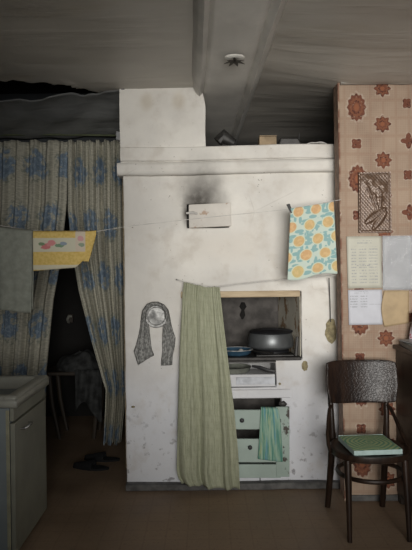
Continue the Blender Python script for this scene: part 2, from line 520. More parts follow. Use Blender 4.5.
        if solid:
            md = o.modifiers.new('solid', 'SOLIDIFY'); md.thickness = solid; md.offset = 0
        if bev:
            md = o.modifiers.new('bevel', 'BEVEL'); md.width = bev; md.segments = segs; md.limit_method = 'ANGLE'
            md.angle_limit = R(40)
        return o
def struct(o): return tag(o, kind='structure')

# ================================================================== THE ROOM
YS = 3.72                     # stove front
CZ = 2.53                     # ceiling height
struct(MB().box(-2.2, 2.6, -1.6, 6.6, -.12, 0).build('floor', MP['floor'], smooth=0, origin=(0, 0, 0)))

# ceiling: sheets of paper sagging between battens, torn off along its far left edge
def cz(x, y):
    z = CZ + .020*nz(x*.8, y*1.6, 3) + .0045*nz(x*1.3, y*5.0, 8) + .006*(1-abs(nz(x*.9+4, y*2.6, 5))*3)
    z -= .070*max(0, min(1, (x-.35)/.5))*max(0, 1-abs(y-3.45)/1.3)
    return z
def torn_y(x): return 3.62+.10*nz(x*3.2, .5)+.06*nz(x*12, 2.5)+.03*nz(x*30, 1.5)
def make_ceiling():
    ys = [-1.5+4.8*i/70 for i in range(70)]+[3.3+.7*i/44 for i in range(44)]+[4.0+1.55*i/16 for i in range(17)]
    xs = [-2.15+1.65*i/84 for i in range(84)]+[-.50+3.05*i/60 for i in range(61)]
    vs = []; fs = []; drop = []
    for x in xs:
        for j, y in enumerate(ys):
            t = torn_y(x)+max(0, (x+.85))*.95
            late = x < -.505 and y > t
            if late and ys[j-1] <= t: y = t; late = False
            z = cz(x, y)
            if x < -.505 and t-y < .10: z += .035*(1-(t-y)/.10)*nz(x*9, 4)
            vs.append((x, y, z)); drop.append(late)
    n = len(ys)
    for i in range(len(xs)-1):
        for j in range(n-1):
            f = (i*n+j, (i+1)*n+j, (i+1)*n+j+1, i*n+j+1)
            if not any(drop[k] for k in f): fs.append(f)
    return MB().add(vs, fs)
struct(make_ceiling().build('ceiling', MP['ceil'], smooth=80, solid=.004))
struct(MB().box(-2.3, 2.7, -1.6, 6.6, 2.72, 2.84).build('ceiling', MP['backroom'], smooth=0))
# second, older sheet sagging behind the tear, down to the curtain batten
def ceil2_f(u, v):
    x = lerp(-2.15, -.5, u)
    y0 = 3.84+.09*nz(x*3.1, 9.5)+.05*nz(x*14, 4.5)-.12*max(0, (x+.85)/.35)
    y = lerp(y0, 4.43, v)
    z = lerp(2.515, 2.375, v**1.1)+.020*nz(x*2, y*5, 1)+.012*sin((x*.9+y*.9)*22)*.5
    z -= .05*(1-v)*max(0, min(1, (-.85-x)/.7))
    return Vector((x, y, z))
struct(MB().grid(60, 26, ceil2_f).build('ceiling', MP['ceil_old'], smooth=60, solid=.006))

# flat papered beam running away from the camera, to the right of the chimney
def beam_x(y, side): return (-.020 if side < 0 else .340) - .026*(y-2.52)
def beam_f(u, v):
    y = lerp(-1.4, 5.5, v)
    zt = cz(0.15, y)
    prof = [(-.02, .010), (0, -.034), (.022, -.058), (.048, -.026), (.072, -.045), (.13, -.050), (.20, -.050), (.285, -.046),
            (.308, -.024), (.335, -.056), (.362, -.028), (.385, .010)]
    k = u*(len(prof)-1); i = min(int(k), len(prof)-2); t = k-i
    a, b = prof[i], prof[i+1]
    return Vector((beam_x(y, -1)+lerp(a[0], b[0], t)+.006*nz(y*2, u*3), y, CZ-.004+lerp(a[1], b[1], t)+.004*nz(y*4, u*5)))
struct(MB().grid(44, 80, beam_f).build('trim_1', MP['beam'], smooth=60, solid=.006))

# walls
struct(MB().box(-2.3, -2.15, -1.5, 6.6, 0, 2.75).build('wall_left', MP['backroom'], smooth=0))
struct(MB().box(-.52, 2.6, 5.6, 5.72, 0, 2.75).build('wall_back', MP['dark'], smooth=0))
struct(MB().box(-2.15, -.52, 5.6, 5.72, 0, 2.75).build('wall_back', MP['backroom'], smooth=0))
# lintel wall over the curtained opening
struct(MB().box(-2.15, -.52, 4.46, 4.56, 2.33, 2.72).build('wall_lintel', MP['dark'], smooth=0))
# wallpapered partition: its free edge leans a little
def xe(z): return lerp(.805, .787, z/2.5)
YW = 3.48
def wp(u, v):
    x = lerp(xe(v*2.52), 2.6, u); z = v*2.52
    return Vector((x, YW+.004*nz(x*4, z*4), z))
struct(MB().grid(40, 60, wp, lambda u, v: (u*(2.6-xe(v*2.52)), v*2.52)).build('wall_right', MP['wallpaper'], smooth=60))
def jamb(p):
    return Vector((p.x+xe(p.z)-xe(0), p.y, p.z))
struct(MB().box(.805, .90, YW+.004, 3.60, 0, 2.50, jamb).build('wall_partition_end', MP['jamb'], bev=.004))
struct(MB().box(.90, 2.6, YW+.02, 3.60, 0, 2.52).build('wall_partition_core', MP['jamb'], smooth=0))
# white torn strip of ceiling paper over the wallpaper
def stripf(u, v):
    x = lerp(.80, 2.5, u)
    return Vector((x, YW-.012-.03*v, lerp(2.452, 2.475, v)+.006*nz(x*9, 3)))
struct(MB().grid(40, 2, stripf).build('trim_2', MP['ceil'], smooth=60, solid=.004))
struct(MB().box(.82, 2.6, YW-.012, YW, 0, .035).build('baseboard_right', MP['board'], bev=.003))

# ================================================================== THE STOVE
SB = Vector((.16, 3.72, 0))
stove = thing('masonry_stove', SB, 'big whitewashed brick stove with a cooking niche, cornice and chimney', 'stove')
XL, XR, ZT = -.515, .86, 2.145
def lean(x, z): return x
NICHE = (-.150, .600, .800, 1.235)
MID = (-.150, .437, .628, .785)
LOW = (-.150, .468, .070, .564)
VENT = (-.118, .150, 1.640, 1.792)
def make_body():
    xs0 = sorted({XL, XR, *[o[0] for o in (NICHE, MID, LOW, VENT)], *[o[1] for o in (NICHE, MID, LOW, VENT)]})
    zs0 = sorted({0.0, ZT, *[o[2] for o in (NICHE, MID, LOW, VENT)], *[o[3] for o in (NICHE, MID, LOW, VENT)]})
    def sub(a, st=.045):
        out = []
        for p, q in zip(a, a[1:]):
            k = max(1, int(round((q-p)/st)))
            out += [p+(q-p)*i/k for i in range(k)]
        return out+[a[-1]]
    xs = sub(xs0); zs = sub(zs0)
    def dep(x, z):
        for o, d in ((NICHE, .52), (MID, .35), (LOW, .35), (VENT, .045)):
            if o[0] < x < o[1] and o[2] < z < o[3]: return d
        return 0
    mb = MB()
    def vert(x, z, d):
        if d == 0:
            ox = x+.0045*nz(x*7, z*7, 5)+.003*nz(x*19, z*19, 2); oz = z+.004*nz(x*9, z*9, 11)
            return Vector((ox, YS+.006*nz(x*5, z*5)+.003*nz(x*16, z*16), oz))
        return Vector((x, YS+d, z))
    D = [[dep((xs[i]+xs[i+1])/2, (zs[j]+zs[j+1])/2) for j in range(len(zs)-1)] for i in range(len(xs)-1)]
    for i in range(len(xs)-1):
        for j in range(len(zs)-1):
            d = D[i][j]; x0, x1, z0, z1 = xs[i], xs[i+1], zs[j], zs[j+1]
            mb.add([vert(x0, z0, d), vert(x1, z0, d), vert(x1, z1, d), vert(x0, z1, d)], [(0, 1, 2, 3)])
            if i+1 < len(xs)-1 and D[i+1][j] != d:
                e = D[i+1][j]; mb.add([vert(x1, z0, d), vert(x1, z1, d), vert(x1, z1, e), vert(x1, z0, e)], [(0, 1, 2, 3)])
            if j+1 < len(zs)-1 and D[i][j+1] != d:
                e = D[i][j+1]; mb.add([vert(x0, z1, d), vert(x1, z1, d), vert(x1, z1, e), vert(x0, z1, e)], [(0, 1, 2, 3)])
    # outer sides and top
    BK = 4.95
    for j in range(len(zs)-1):
        for x in (XL, XR):
            mb.add([vert(x, zs[j], 0), vert(x, zs[j+1], 0), Vector((x, BK, zs[j+1])), Vector((x, BK, zs[j]))], [(0, 1, 2, 3)])
    for i in range(len(xs)-1):
        mb.add([vert(xs[i], ZT, 0), vert(xs[i+1], ZT, 0), Vector((xs[i+1], BK, ZT)), Vector((xs[i], BK, ZT))], [(0, 1, 2, 3)])
    return mb
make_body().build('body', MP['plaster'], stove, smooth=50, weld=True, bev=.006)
# dark lining inside the cooking niche and shelf recesses
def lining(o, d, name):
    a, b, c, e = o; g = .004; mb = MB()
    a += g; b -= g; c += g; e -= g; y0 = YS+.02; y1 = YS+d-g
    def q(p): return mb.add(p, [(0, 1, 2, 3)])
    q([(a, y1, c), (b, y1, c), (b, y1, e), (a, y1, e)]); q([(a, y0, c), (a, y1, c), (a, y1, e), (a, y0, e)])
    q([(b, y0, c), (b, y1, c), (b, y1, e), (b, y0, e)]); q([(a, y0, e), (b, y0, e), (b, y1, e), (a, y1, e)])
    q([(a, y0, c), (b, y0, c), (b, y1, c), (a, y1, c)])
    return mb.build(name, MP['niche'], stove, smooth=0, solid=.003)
MP['reveal'] = mat_chipped('peeling_reveal', (.66, .62, .52), (.30, .19, .10), .52, .9)
MB().add([(NICHE[1]-.007, YS+.012, NICHE[2]), (NICHE[1]-.085, YS+.50, NICHE[2]), (NICHE[1]-.085, YS+.50, NICHE[3]-.01), (NICHE[1]-.007, YS+.012, NICHE[3]-.01)], [(0, 1, 2, 3)]).build('niche_reveal', MP['reveal'], stove, smooth=0, solid=.004)
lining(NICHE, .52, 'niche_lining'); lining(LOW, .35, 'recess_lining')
# chimney breast
def chim(p):
    return p
mb = MB()
def cf(u, v):
    a = [(-.532, 3.722), (.008, 3.722), (.008, 4.3), (-.532, 4.3)]
    k = (u*4) % 4; i = int(k) % 4; t = k-int(k); p, q = a[i], a[(i+1) % 4]
    x = lerp(p[0], q[0], t); y = lerp(p[1], q[1], t); z = lerp(ZT-.12, 2.60, v)
    f = 1 if v > .6 else 0
    x += .005*nz(x*6, z*6, 3); y += .006*nz(x*6, z*6, 7)
    if x > -.1 and z > 2.40: x -= (z-2.40)**1.5*.55
    return Vector((x, y, z))
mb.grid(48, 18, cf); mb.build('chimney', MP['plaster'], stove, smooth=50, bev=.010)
# cornice band and the course above it
def noisy_box(x0, x1, y0, y1, z0, z1, st=.05, zl=0, amp=.004):
    m = MB(); n = int((x1-x0)/st)
    def f(u, v):
        k = v*4; i = int(k) % 4; t = k-int(k)
        c = [(y1, z0), (y0, z0), (y0, z1), (y1, z1)]
        p, q = c[i], c[(i+1) % 4]
        x = lerp(x0, x1, u); y = lerp(p[0], q[0], t); z = lerp(p[1], q[1], t)+zl*(x-x0)
        return Vector((x, y+amp*nz(x*7, z*9, 2), z+amp*nz(x*5, y*9, 6)))
    m.grid(n, 8, f)
    for x in (x0, x1):
        m.add([f(0 if x == x0 else 1, k/4+1e-9) for k in range(4)], [(0, 1, 2, 3)])
    return m
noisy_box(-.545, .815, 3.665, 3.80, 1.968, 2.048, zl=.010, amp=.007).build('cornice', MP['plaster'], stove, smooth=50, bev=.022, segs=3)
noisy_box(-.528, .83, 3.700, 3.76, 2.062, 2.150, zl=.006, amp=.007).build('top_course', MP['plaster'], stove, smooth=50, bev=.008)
noisy_box(-.515, .84, 3.665, 3.74, 0, .040, amp=.006).build('plinth', MP['board'], stove, smooth=50, bev=.006)
# timber over the niche
MB().box(-.160, .590, 3.706, 3.77, 1.200, 1.240).build('lintel', MP['lintel'], stove, bev=.005)
MB().tube([(.262, 4.225, 1.14), (.262, 4.22, 1.11), (.262, 4.225, 1.085), (.258, 4.222, 1.05), (.258, 4.225, 1.02)], [.012, .026, .010, .020, .006], 8, (1, .5)).build('soot_mark', MP['soot'], stove)
# cast iron hotplate in the niche
MB().box(-.145, .595, 3.705, 4.20, .800, .822).build('hotplate', MP['iron'], stove, bev=.004)
MB().box(-.145, .435, 3.712, 3.735, .788, .799).build('hotplate_frame', MP['iron'], stove, bev=.003)
# plaster lip under the shelf recess
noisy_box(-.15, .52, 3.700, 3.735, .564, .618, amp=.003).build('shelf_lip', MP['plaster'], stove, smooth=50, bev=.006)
# flue door: white board plugged in a sooty hole
a = P(188, 204.5, 3.70); b = P(231, 202.5, 3.70); c = P(231.5, 226, 3.70); d = P(189, 228, 3.70)
MB().box(VENT[0]+.002, VENT[1]-.002, 3.752, 3.758, VENT[2]+.002, VENT[3]-.002).build('flue_hole', MP['soot'], stove)
fc = MB().hexa([a+Vector((.004, 0, 0)), b, c, d], .05).build('flue_cover', mat_chipped('cracked_white_board', (.70, .66, .60), (.42, .31, .23), .565), stove, bev=.004)
MB().tube([a+Vector((-.012, -.006, -.055)), a+Vector((.03, -.012, -.052)), a+Vector((.06, -.008, -.058))], [.006, .010, .005], 8).build('plug_rag', MP['string'], fc)
# bare clay where the whitewash fell off
def patch(px, py, rx, ry, D, nm, mt, seed=0):
    c = P(px, py, D); m = MB(); n = 22
    vs = [c+Vector((0, -.006, 0))]
    for q, off in ((.55, -.004), (1, .004)):
        for j in range(n):
            a = 2*pi*j/n; w = q*(1+.28*nz(cos(a)*2+seed, sin(a)*2, seed))
            vs.append(c+Vector((cos(a)*rx*w, off, sin(a)*ry*w)))
    fs = [(0, 1+j, 1+(j+1) % n) for j in range(n)]+[(1+j, 1+n+j, 1+n+(j+1) % n, 1+(j+1) % n) for j in range(n)]
    m.add(vs, fs); return m.build(nm, mt, stove)
patch(331, 331, .036, .078, 3.712, 'clay_patch', MP['clay'], 1)
patch(305, 366, .020, .032, 3.712, 'clay_patch', MP['clay'], 4)
patch(283, 404, .026, .018, 3.712, 'clay_patch', MP['shade'], 7)
patch(280, 384, .008, .008, 3.712, 'soot_spot', MP['clay'], 9)
patch(133, 407, .012, .007, 3.712, 'clay_patch', MP['clay'], 12)
# round soot-hole cover
c0 = P(156.5, 316, 3.705)
dc = MB().lathe([(0, .016), (.022, .015), (.030, .011), (.052, .012), (.060, .020), (.070, .020), (.075, .010), (.076, -.01)],
           (c0.x, 3.712, c0.z), 36, axis='y').build('soot_hole_cover', MP['alu_l'], stove)

# ================================================================== on the stove front
# grey knitted scarf draped over the round cover
def ribbon(rows, th, D, folds=0):
    m = MB(); n = len(rows)-1
    def f(u, v):
        k = v*n; i = min(int(k), n-1); t = k-i
        l = lerp(Vector(rows[i][0]), Vector(rows[i+1][0]), t); r = lerp(Vector(rows[i][1]), Vector(rows[i+1][1]), t)
        q = lerp(l, r, u); dd = rows[i][2] if len(rows[i]) > 2 else D
        d2 = rows[i+1][2] if len(rows[i+1]) > 2 else D
        p = P(q.x, q.y, lerp(dd, d2, t)); p.y += .005*sin(u*pi*5)*folds+.004*nz(u*4, v*9)
        return p
    m.grid(14, n*4, f); return m
sc_rows = [((138.5, 365), (151.5, 356)), ((134, 351.5), (153.5, 355)), ((136.5, 345), (151, 349)), ((139, 335), (149.5, 336)),
           ((141, 325), (148.5, 327)), ((142, 316), (145.5, 319), 3.690), ((143.2, 310.5), (146.0, 312), 3.680), ((147, 305), (149, 307.5), 3.678), ((152, 302.8), (153, 305.3), 3.676),
           ((158, 302.6), (157.5, 305), 3.676), ((163.5, 305), (162, 307.2), 3.678), ((167.5, 310), (165.5, 312), 3.685), ((169.5, 318), (165.5, 320)), ((171, 326), (163.5, 327)),
           ((173, 333), (163, 334)), ((175, 338), (162.5, 345)), ((174, 347), (162.8, 350)), ((172, 356), (162, 359)),
           ((171.5, 365), (161.5, 365.5))]
sc_rows = [r if len(r) > 2 else (r[0], r[1], 3.700) for r in sc_rows]
tag(ribbon(sc_rows, .012, 3.70, 1).build('knitted_scarf', MP['knit'], smooth=70, solid=.012),
    'grey knitted scarf draped over the round metal cover on the stove', 'scarf')

# sage green curtain hanging in front of the niche
def gcur(u, v):
    pl_l = [(0, 184), (.06, 182.5), (.3, 180), (.7, 177.5), (.93, 176.5), (.97, 178), (1, 182)]
    pl_r = [(0, 219.5), (.2, 224), (.4, 229), (.6, 234), (.8, 238), (1, 240)]
    top = lerp(281.5, 286.5, min(1, u*1.6)); bot = lerp(485, 490, u)
    x = lerp(pl(pl_l, v), pl(pl_r, v), u); y = lerp(top, bot, v)
    p = P(x, y, lerp(3.655, 3.60, min(1, v*1.5)))
    w = u+.035*sin(v*4+u*5)
    am = lerp(.003, .022, v)
    fold = sin(w*2*pi*3.1+1.2)*.8+sin(w*2*pi*5.3+.7*sin(v*3)+2)*.6+.9*nz(w*9, v*.8, 3)
    fine = sin(u*2*pi*17+3*nz(u*6, 1))*max(0, 1-v*2.2)*.0035+.004*nz(u*26, v*2.5, 9)
    p.y += am*fold+fine
    p.z += .012*nz(u*5, 2)*(v > .98)
    if v > .97: p.z += 0
    return p
gc = MB().grid(110, 80, gcur, lambda u, v: (u*.62, (1-v)*1.3)).build('niche_curtain', MP['green'], smooth=80, solid=.003)
tag(gc, 'long sage green curtain strung across the left side of the stove niche', 'curtain')
def sag(a, b, s, n=16): return [a.lerp(b, i/n)+Vector((0, 0, -s*4*(i/n)*(1-i/n))) for i in range(n+1)]
l2 = thing('curtain_string', P(177, 279.5, 3.66), 'thin cord holding the green curtain across the stove front', 'string')
pts = [P(176.5, 279.5, 3.71), P(177.5, 280, 3.665)]+[P(184+i*(219-184)/8, lerp(281.8, 286.8, min(1, i/5)), 3.652) for i in range(9)]+[P(237, 284.3, 3.65), P(262, 281.5, 3.655), P(290, 279, 3.65), P(315, 277, 3.62), P(338.5, 275, 3.60)]
MB().tube(pts, .0022, 6).build('cord', MP['string'], l2)
MB().tube([P(176.5, 279.5, 3.75), P(176.5, 279.5, 3.69)], .004, 8).build('nail', MP['wire'], l2)

# black cord with frayed end hanging from the orange-print towel side
hc = thing('hanging_cord', P(330, 335, 3.69), 'thin black cord hanging down the stove beside the wallpaper edge', 'cord')
MB().tube([P(329, 278, 3.66), P(329.3, 285, 3.69), P(330, 300, 3.70), P(330.5, 322, 3.70)], .0028, 6).build('cord', MP['wire'], hc)

# ------------------------------------------------------------------ things on top of the stove
def rot2(p, c, a):
    d = p-c; return Vector((c.x+d.x*cos(a)-d.y*sin(a), c.y+d.x*sin(a)+d.y*cos(a), p.z))
zt = ZT+.012
bc = P(225, 140, 3.80)
m = MB(); 
m.tube([(bc.x-.045, 3.80, zt+.040), (bc.x-.01, 3.80, zt+.075), (bc.x+.06, 3.80, zt+.030)], [.036, .046, .026], 10)
tag(m.build('tin_can', MP['shade']), 'dark crumpled tin lying on the stove top beside the chimney', 'tin')
MB()
b1 = P(259, 147, 3.78).x; b2 = P(276, 147, 3.78).x
t = thing('cardboard_box', ((b1+b2)/2, 3.80, zt), 'small brown cardboard box on the stove top', 'box')
MB().box(b1, b2, 3.745, 3.87, zt, zt+.060).build('carton', MP['card'], t, bev=.003)
MB().box(b1, b2, 3.735, 3.80, zt+.060, zt+.064).build('flap', MP['card'], t)
b1 = P(277, 147, 3.82).x; b2 = P(303, 147, 3.82).x
m = MB(); m.hexa([(b1+.02, 3.80, zt+.065), (b2-.03, 3.80, zt+.062), (b2, 3.80, zt), (b1, 3.80, zt)], .12)
tag(m.build('metal_tray', MP['shade'], bev=.01), 'grey sloping tin dish beside the cardboard box on the stove top', 'dish')
m = MB(); g1 = P(306, 147, 3.77).x; g2 = P(326, 147, 3.77).x
def rag(u, v):
    x = lerp(g1, g2, u); y = lerp(3.74, 3.86, v)
    return Vector((x, y, zt+.006+.022*abs(nz(x*20, y*20))+.01*sin(u*pi)))
tag(m.grid(14, 10, rag).build('rag', MP['string'], smooth=80, solid=.004), 'crumpled pale rag at the right end of the stove top', 'rag')
t = thing('upright_wire', (P(301, 128, 3.75).x, 3.78, zt), 'thin upright wire sticking up behind the stove top', 'wire')
MB().tube([(t.location.x, 3.85, zt-.01), (t.location.x+.004, 3.85, zt+.10)], .003, 6).build('shaft', MP['wire'], t)

# ------------------------------------------------------------------ pots in the niche
ZH = .823
PX = .422; PY = 3.885
pot = thing('roasting_pot', (PX, PY, ZH), 'wide grey aluminium pot with an overturned black lid in the niche', 'pot')
MB().lathe([(0, .030), (.105, .030), (.125, .034), (.146, .046), (.150, .054), (.146, .105), (.136, .132), (.139, .136), (.132, .136), (.13, .10), (0, .09)],
           (PX, PY, ZH), 48).build('bowl', MP['alu'], pot)
MB().lathe([(0, .0), (.11, .0), (.118, .006), (.12, .022), (.112, .029), (0, .029)], (PX, PY, ZH), 40).build('base_ring', MP['black'], pot)
lid = MB().lathe([(.03, .156), (.09, .160), (.132, .153), (.146, .143), (.142, .137), (0, .137)], (PX, PY, ZH), 48).build('lid', MP['black'], pot)
MB().tube([(PX-.06, 3.84, ZH+.160), (PX+.02, 3.83, ZH+.164), (PX+.135, 3.82, ZH+.150)], [.010, .012, .010], 8, (1, .6)).build('handle', MP['black'], pot)
# blue enamel pan further left
bx = .192
pan = thing('blue_pan', (bx, 3.83, ZH), 'shallow blue enamel pan on the hotplate beside the pot', 'pan')
MB().lathe([(0, 0), (.078, 0), (.09, .010), (.102, .032), (.106, .034), (.103, .036), (.09, .018), (.085, .008), (0, .006)], (bx, 3.83, ZH), 40).build('pan_body', MP['blue'], pan)
MB().ring((bx, 3.83, ZH+.036), .105, .105, .003, 40, 6).build('rim', MP['alu_l'], pan)
MB().tube([(bx+.10, 3.80, ZH+.030), (bx+.15, 3.76, ZH+.026), (bx+.23, 3.725, ZH+.022)], [.007, .008, .008], 8, (1.3, .6)).build('handle', MP['iron'], pan)
eg = P(240.5, 346.5, 3.90)
m = MB().lathe([(0, 0), (.010, .002), (.014, .010), (.011, .019), (.004, .024), (0, .025)], (eg.x, 3.84, ZH+.012), 16, 1.2, 1)
# small white bulb lies in the blue pan
tag(m.build('garlic_bulb', MP['string']), 'small white bulb lying in the blue enamel pan', 'garlic')
lp = P(270, 357, 3.75)
tag(MB().box(lp.x-.09, lp.x+.15, 3.72, 3.79, ZH, ZH+.012).build('iron_bar', MP['shade'], bev=.004), 'flat grey iron bar along the front of the hotplate', 'bar')
# wooden spatula leaning at the right niche wall
sp = thing('spatula', (.57, 3.75, ZH), 'narrow dark spatula leaning on the right side of the niche', 'spatula')
MB().tube([(.568, 3.752, ZH), (.578, 3.756, ZH+.12)], [.008, .006], 8, (1.4, .6)).build('stick', MP['shade'], sp)
# mid recess: frying pan on a white box
ZB = .633
bx0 = P(228, 378, 3.73).x; bx1 = P(276, 378, 3.73).x
wb = thing('white_box', ((bx0+bx1)/2-.08, 3.83, ZB), 'long white cardboard box lying in the recess under the hotplate', 'box')
MB().box(-.13, bx1-.006, 3.725, 3.92, ZB, ZB+.078).build('carton', MP['sheet_board'], wb, bev=.005)
MB().box(P(236, 378, 3.72).x, P(275, 378, 3.72).x, 3.718, 3.724, ZB+.016, ZB+.062).build('paper_panel', simple('box_label', (.50, .52, .56), .5), wb, bev=.002)
fx = P(240, 367, 3.80).x
fp = thing('frying_pan', (fx-.06, 3.83, ZB+.080), 'small grey frying pan with a black handle lying on the white box', 'pan')
MB().lathe([(0, 0), (.095, 0), (.108, .008), (.118, .034), (.121, .036), (.115, .036), (.10, .010), (0, .006)], (fx-.045, 3.83, ZB+.079), 40).build('pan_body', MP['greyenam'], fp)
hp = [P(252, 366, 3.76), P(260, 367.5, 3.74), P(268, 370.5, 3.725), P(274.5, 371.5, 3.72)]
MB().tube(hp, [.007, .011, .011, .009], 8, (.7, 1.1)).build('handle', MP['black'], fp)

# ------------------------------------------------------------------ mint drawer unit in the lower recess
def Q(px, py, D=3.70): return P(px, py, D)
dr = thing('drawer_cabinet', (Q(262, 480).x-.1, 3.72, .05), 'chipped mint green wooden drawer front built into the stove base', 'drawers')
def slab(x0, y0, x1, y1, D, th, nm, mt, par, bev=.003):
    return MB().hexa([P(x0, y0, D), P(x1, y0, D), P(x1, y1, D), P(x0, y1, D)], th).build(nm, mt, par, bev=bev)
slab(276, 407, 289.5, 477, 3.694, .02, 'stile', MP['mint2'], dr)
slab(194, 464.5, 281, 478, 3.696, .02, 'bottom_rail', MP['mint'], dr)
d1 = slab(194, 410, 276, 429.5, 3.700, .02, 'drawer', MP['mint'], dr)
d2 = slab(194, 439, 276, 462.5, 3.700, .02, 'drawer', MP['mint'], dr)
for (kx, ky, par) in ((242, 420, d1), (250, 447, d2)):
    c = P(kx, ky, 3.70)
    MB().lathe([(.0, .022), (.010, .021), (.014, .014), (.011, .008), (.006, .004), (.006, -.004)], (c.x, 3.700, c.z), 18, axis='y').build('knob', MP['black'], par)
MB().box(.0, .45, 3.76, 3.80, .37, .40).build('runner', MP['lintel'], dr)
MB().tube([P(260, 478, 3.71), P(260.5, 486, 3.71)], .003, 6).build('crack_peg', MP['wire'], dr)
# striped towel over the drawers
def tow(u, v):
    x = lerp(lerp(261, 258, v), lerp(277.5, 283, v**.5), u); y = lerp(lerp(407.5, 408, u), lerp(459, 462, u), v)
    p = P(x, y, 3.682); p.y += .004*sin(u*2*pi*3+v*2)*v
    if v < .04: p.y += .02*(1-v/.04)
    return p
tag(MB().grid(30, 30, tow, lambda u, v: (u*.16, (1-v)*.35)).build('striped_towel', MP['striped'], smooth=80, solid=.006),
    'green and blue striped towel hanging over the mint drawers', 'towel')

# ================================================================== CLOTHESLINE
ln = thing('clothesline', P(97, 231.5, 3.35), 'thin white clothesline stretched across the room before the stove', 'clothesline')
Lp = [P(-40, 222, 3.25), P(0, 225.5, 3.28), P(34, 230.5, 3.30), P(66, 231.8, 3.32), P(97, 231.5, 3.34), P(126, 226.5, 3.36), P(188, 219.5, 3.39), P(231, 215, 3.41), P(287, 209.5, 3.44), P(312, 204.8, 3.445), P(336, 200.5, 3.45), P(341, 199.7, 3.475)]
MB().tube(Lp, .0017, 6).build('line', MP['string'], ln)
# grey cloth folded over the line
def gcloth(fr):
    def f(u, v):
        x = lerp(-48, lerp(33, 32, v), u); top = lerp(221.3, 230.2, u); bot = lerp(302, 312.5, min(1, u*1.1))+(0 if fr else -3)
        y = lerp(top, bot, v); D = lerp(3.25, 3.30, u)
        p = P(x, y, D); k = min(1, v/.04)
        am = .010*v
        p.y += (-.016 if fr else .016)*k+am*sin(u*pi*4+2*v)+.012*nz(u*5, v*1.5)+am*.6*sin(u*pi*11+v)
        return p
    return f
m = MB().grid(40, 34, gcloth(True)).grid(40, 34, gcloth(False))
tag(m.build('grey_towel', MP['greycloth'], smooth=80, solid=.005), 'plain grey green cloth folded over the clothesline at the left', 'cloth')
# yellow floral towel with its lower right corner folded up
def ytow(u, v):
    x = lerp(33.5, 96.5, u); top = lerp(231.2, 231.0, u)
    if u < .68: bot = lerp(271, 267.5, u/.68)
    elif u < .80: bot = lerp(267.5, 260, (u-.68)/.12)
    elif u < .885: bot = 261.5
    else: bot = lerp(261.5, 235, (u-.885)/.115)
    y = lerp(top, bot, v); D = lerp(3.30, 3.335, u)
    p = P(x, y, D); p.y += -.010*min(1, v/.05)+.006*sin(u*9+v*2)*v
    return p
def yuv(u, v):
    t = ytow(u, v); return (u*.36, .23-v*.23*((ytow(u, 1).z-ytow(u, 0).z)/(ytow(0, 1).z-ytow(0, 0).z)))
tag(MB().grid(52, 20, ytow, yuv).build('yellow_towel', MP['yellow'], smooth=80, solid=.007),
    'yellow towel with pink flowers folded over the clothesline', 'towel')
# orange print towel pinned at the right
def otow(u, v):
    x = lerp(lerp(290.5, 287.5, v), lerp(333.5, 337, v), u); y = lerp(lerp(208.5, 201.8, u), lerp(280, 273, u), v)
    if v > .9: y += 1.6*sin(u*pi*2.2)*(v-.9)*10
    p = P(x, y, lerp(3.435, 3.445, u)); p.y += .006*sin(u*pi*3+1)*min(1, v*2)-.004
    return p
tag(MB().grid(40, 44, otow, lambda u, v: (u*.29, (1-v)*.47)).build('orange_print_towel', MP['fruit'], smooth=80, solid=.003),
    'towel printed with oranges and blue green leaves pinned to the line', 'towel')
pg = thing('clothes_peg', P(290, 210, 3.43), 'dark clothes peg gripping the orange print towel corner', 'peg')
MB().tube([P(287.3, 204.2, 3.425), P(291.5, 213, 3.425)], [.007, .005], 8, (1, .7)).build('jaw', MP['wire'], pg)
MB().tube([P(288.8, 204.0, 3.445), P(292.3, 212.5, 3.447)], [.006, .004], 8, (1, .7)).build('jaw', MP['wire'], pg)
MB().tube([P(289.4, 208.6, 3.422), P(290.4, 208.6, 3.450)], .004, 8).build('spring', MP['chrome'], pg)

# ================================================================== CURTAINED OPENING
YC = 4.40
def cur(lf, rf, bot, ph, nf):
    def f(u, v):
        x = lerp(pl(lf, v), pl(rf, v), u); y = lerp(141+1.2*sin(u*40+ph), bot+(1.5*sin(u*17+ph)), v)
        p = P(x, y, YC)
        p.y += .026*sin(u*2*pi*nf+ph+.9*sin(v*2.3))*(1 if v > .03 else .6)+.010*sin(u*2*pi*nf*2.3+v*2)
        return p
    return f
lf = [(0, -62), (1, -62)]
rf = [(0, 68), (.2, 66.5), (.38, 61), (.52, 53), (.75, 46), (1, 44)]
c1 = MB().grid(150, 60, cur(lf, rf, 448, .3, 9), lambda u, v: (u*1.35, (1-v)*2.3+.08)).build('flowered_curtain', MP['cur1'], smooth=80, solid=.003)
tag(c1, 'left of the two beige curtains with blue flowers at the opening', 'curtain', 'flowered curtains at the opening')
lf = [(0, 66.5), (.22, 66.8), (.36, 71), (.49, 78), (.66, 91.5), (.77, 101.5), (.82, 106), (1, 103.5)]
rf = [(0, 122.5), (.6, 124), (.8, 124.5), (.88, 124), (1, 120.5)]
c2 = MB().grid(130, 60, cur(lf, rf, 443.5, 1.4, 8), lambda u, v: (u*.95+.12, (1-v)*2.3)).build('flowered_curtain', MP['cur2'], smooth=80, solid=.003)
tag(c2, 'right of the two beige blue flowered curtains, drawn back beside the stove', 'curtain', 'flowered curtains at the opening')
del c1['group'], c2['group']
rd = thing('curtain_rod', P(60, 136, 4.37), 'thin green batten holding the two flowered curtains', 'curtain rod')
MB().tube([P(-62, 135.5, 4.37), P(40, 134.5, 4.37), P(119, 135.5, 4.37)], .009, 8, (1, .8)).build('batten', MP['rod'], rd)
a = P(119.3, 134, 4.36)
MB().box(a.x-.022, a.x+.03, 4.33, 4.40, a.z-.05, a.z+.045).build('bracket', MP['sheet_board'], rd, bev=.008)
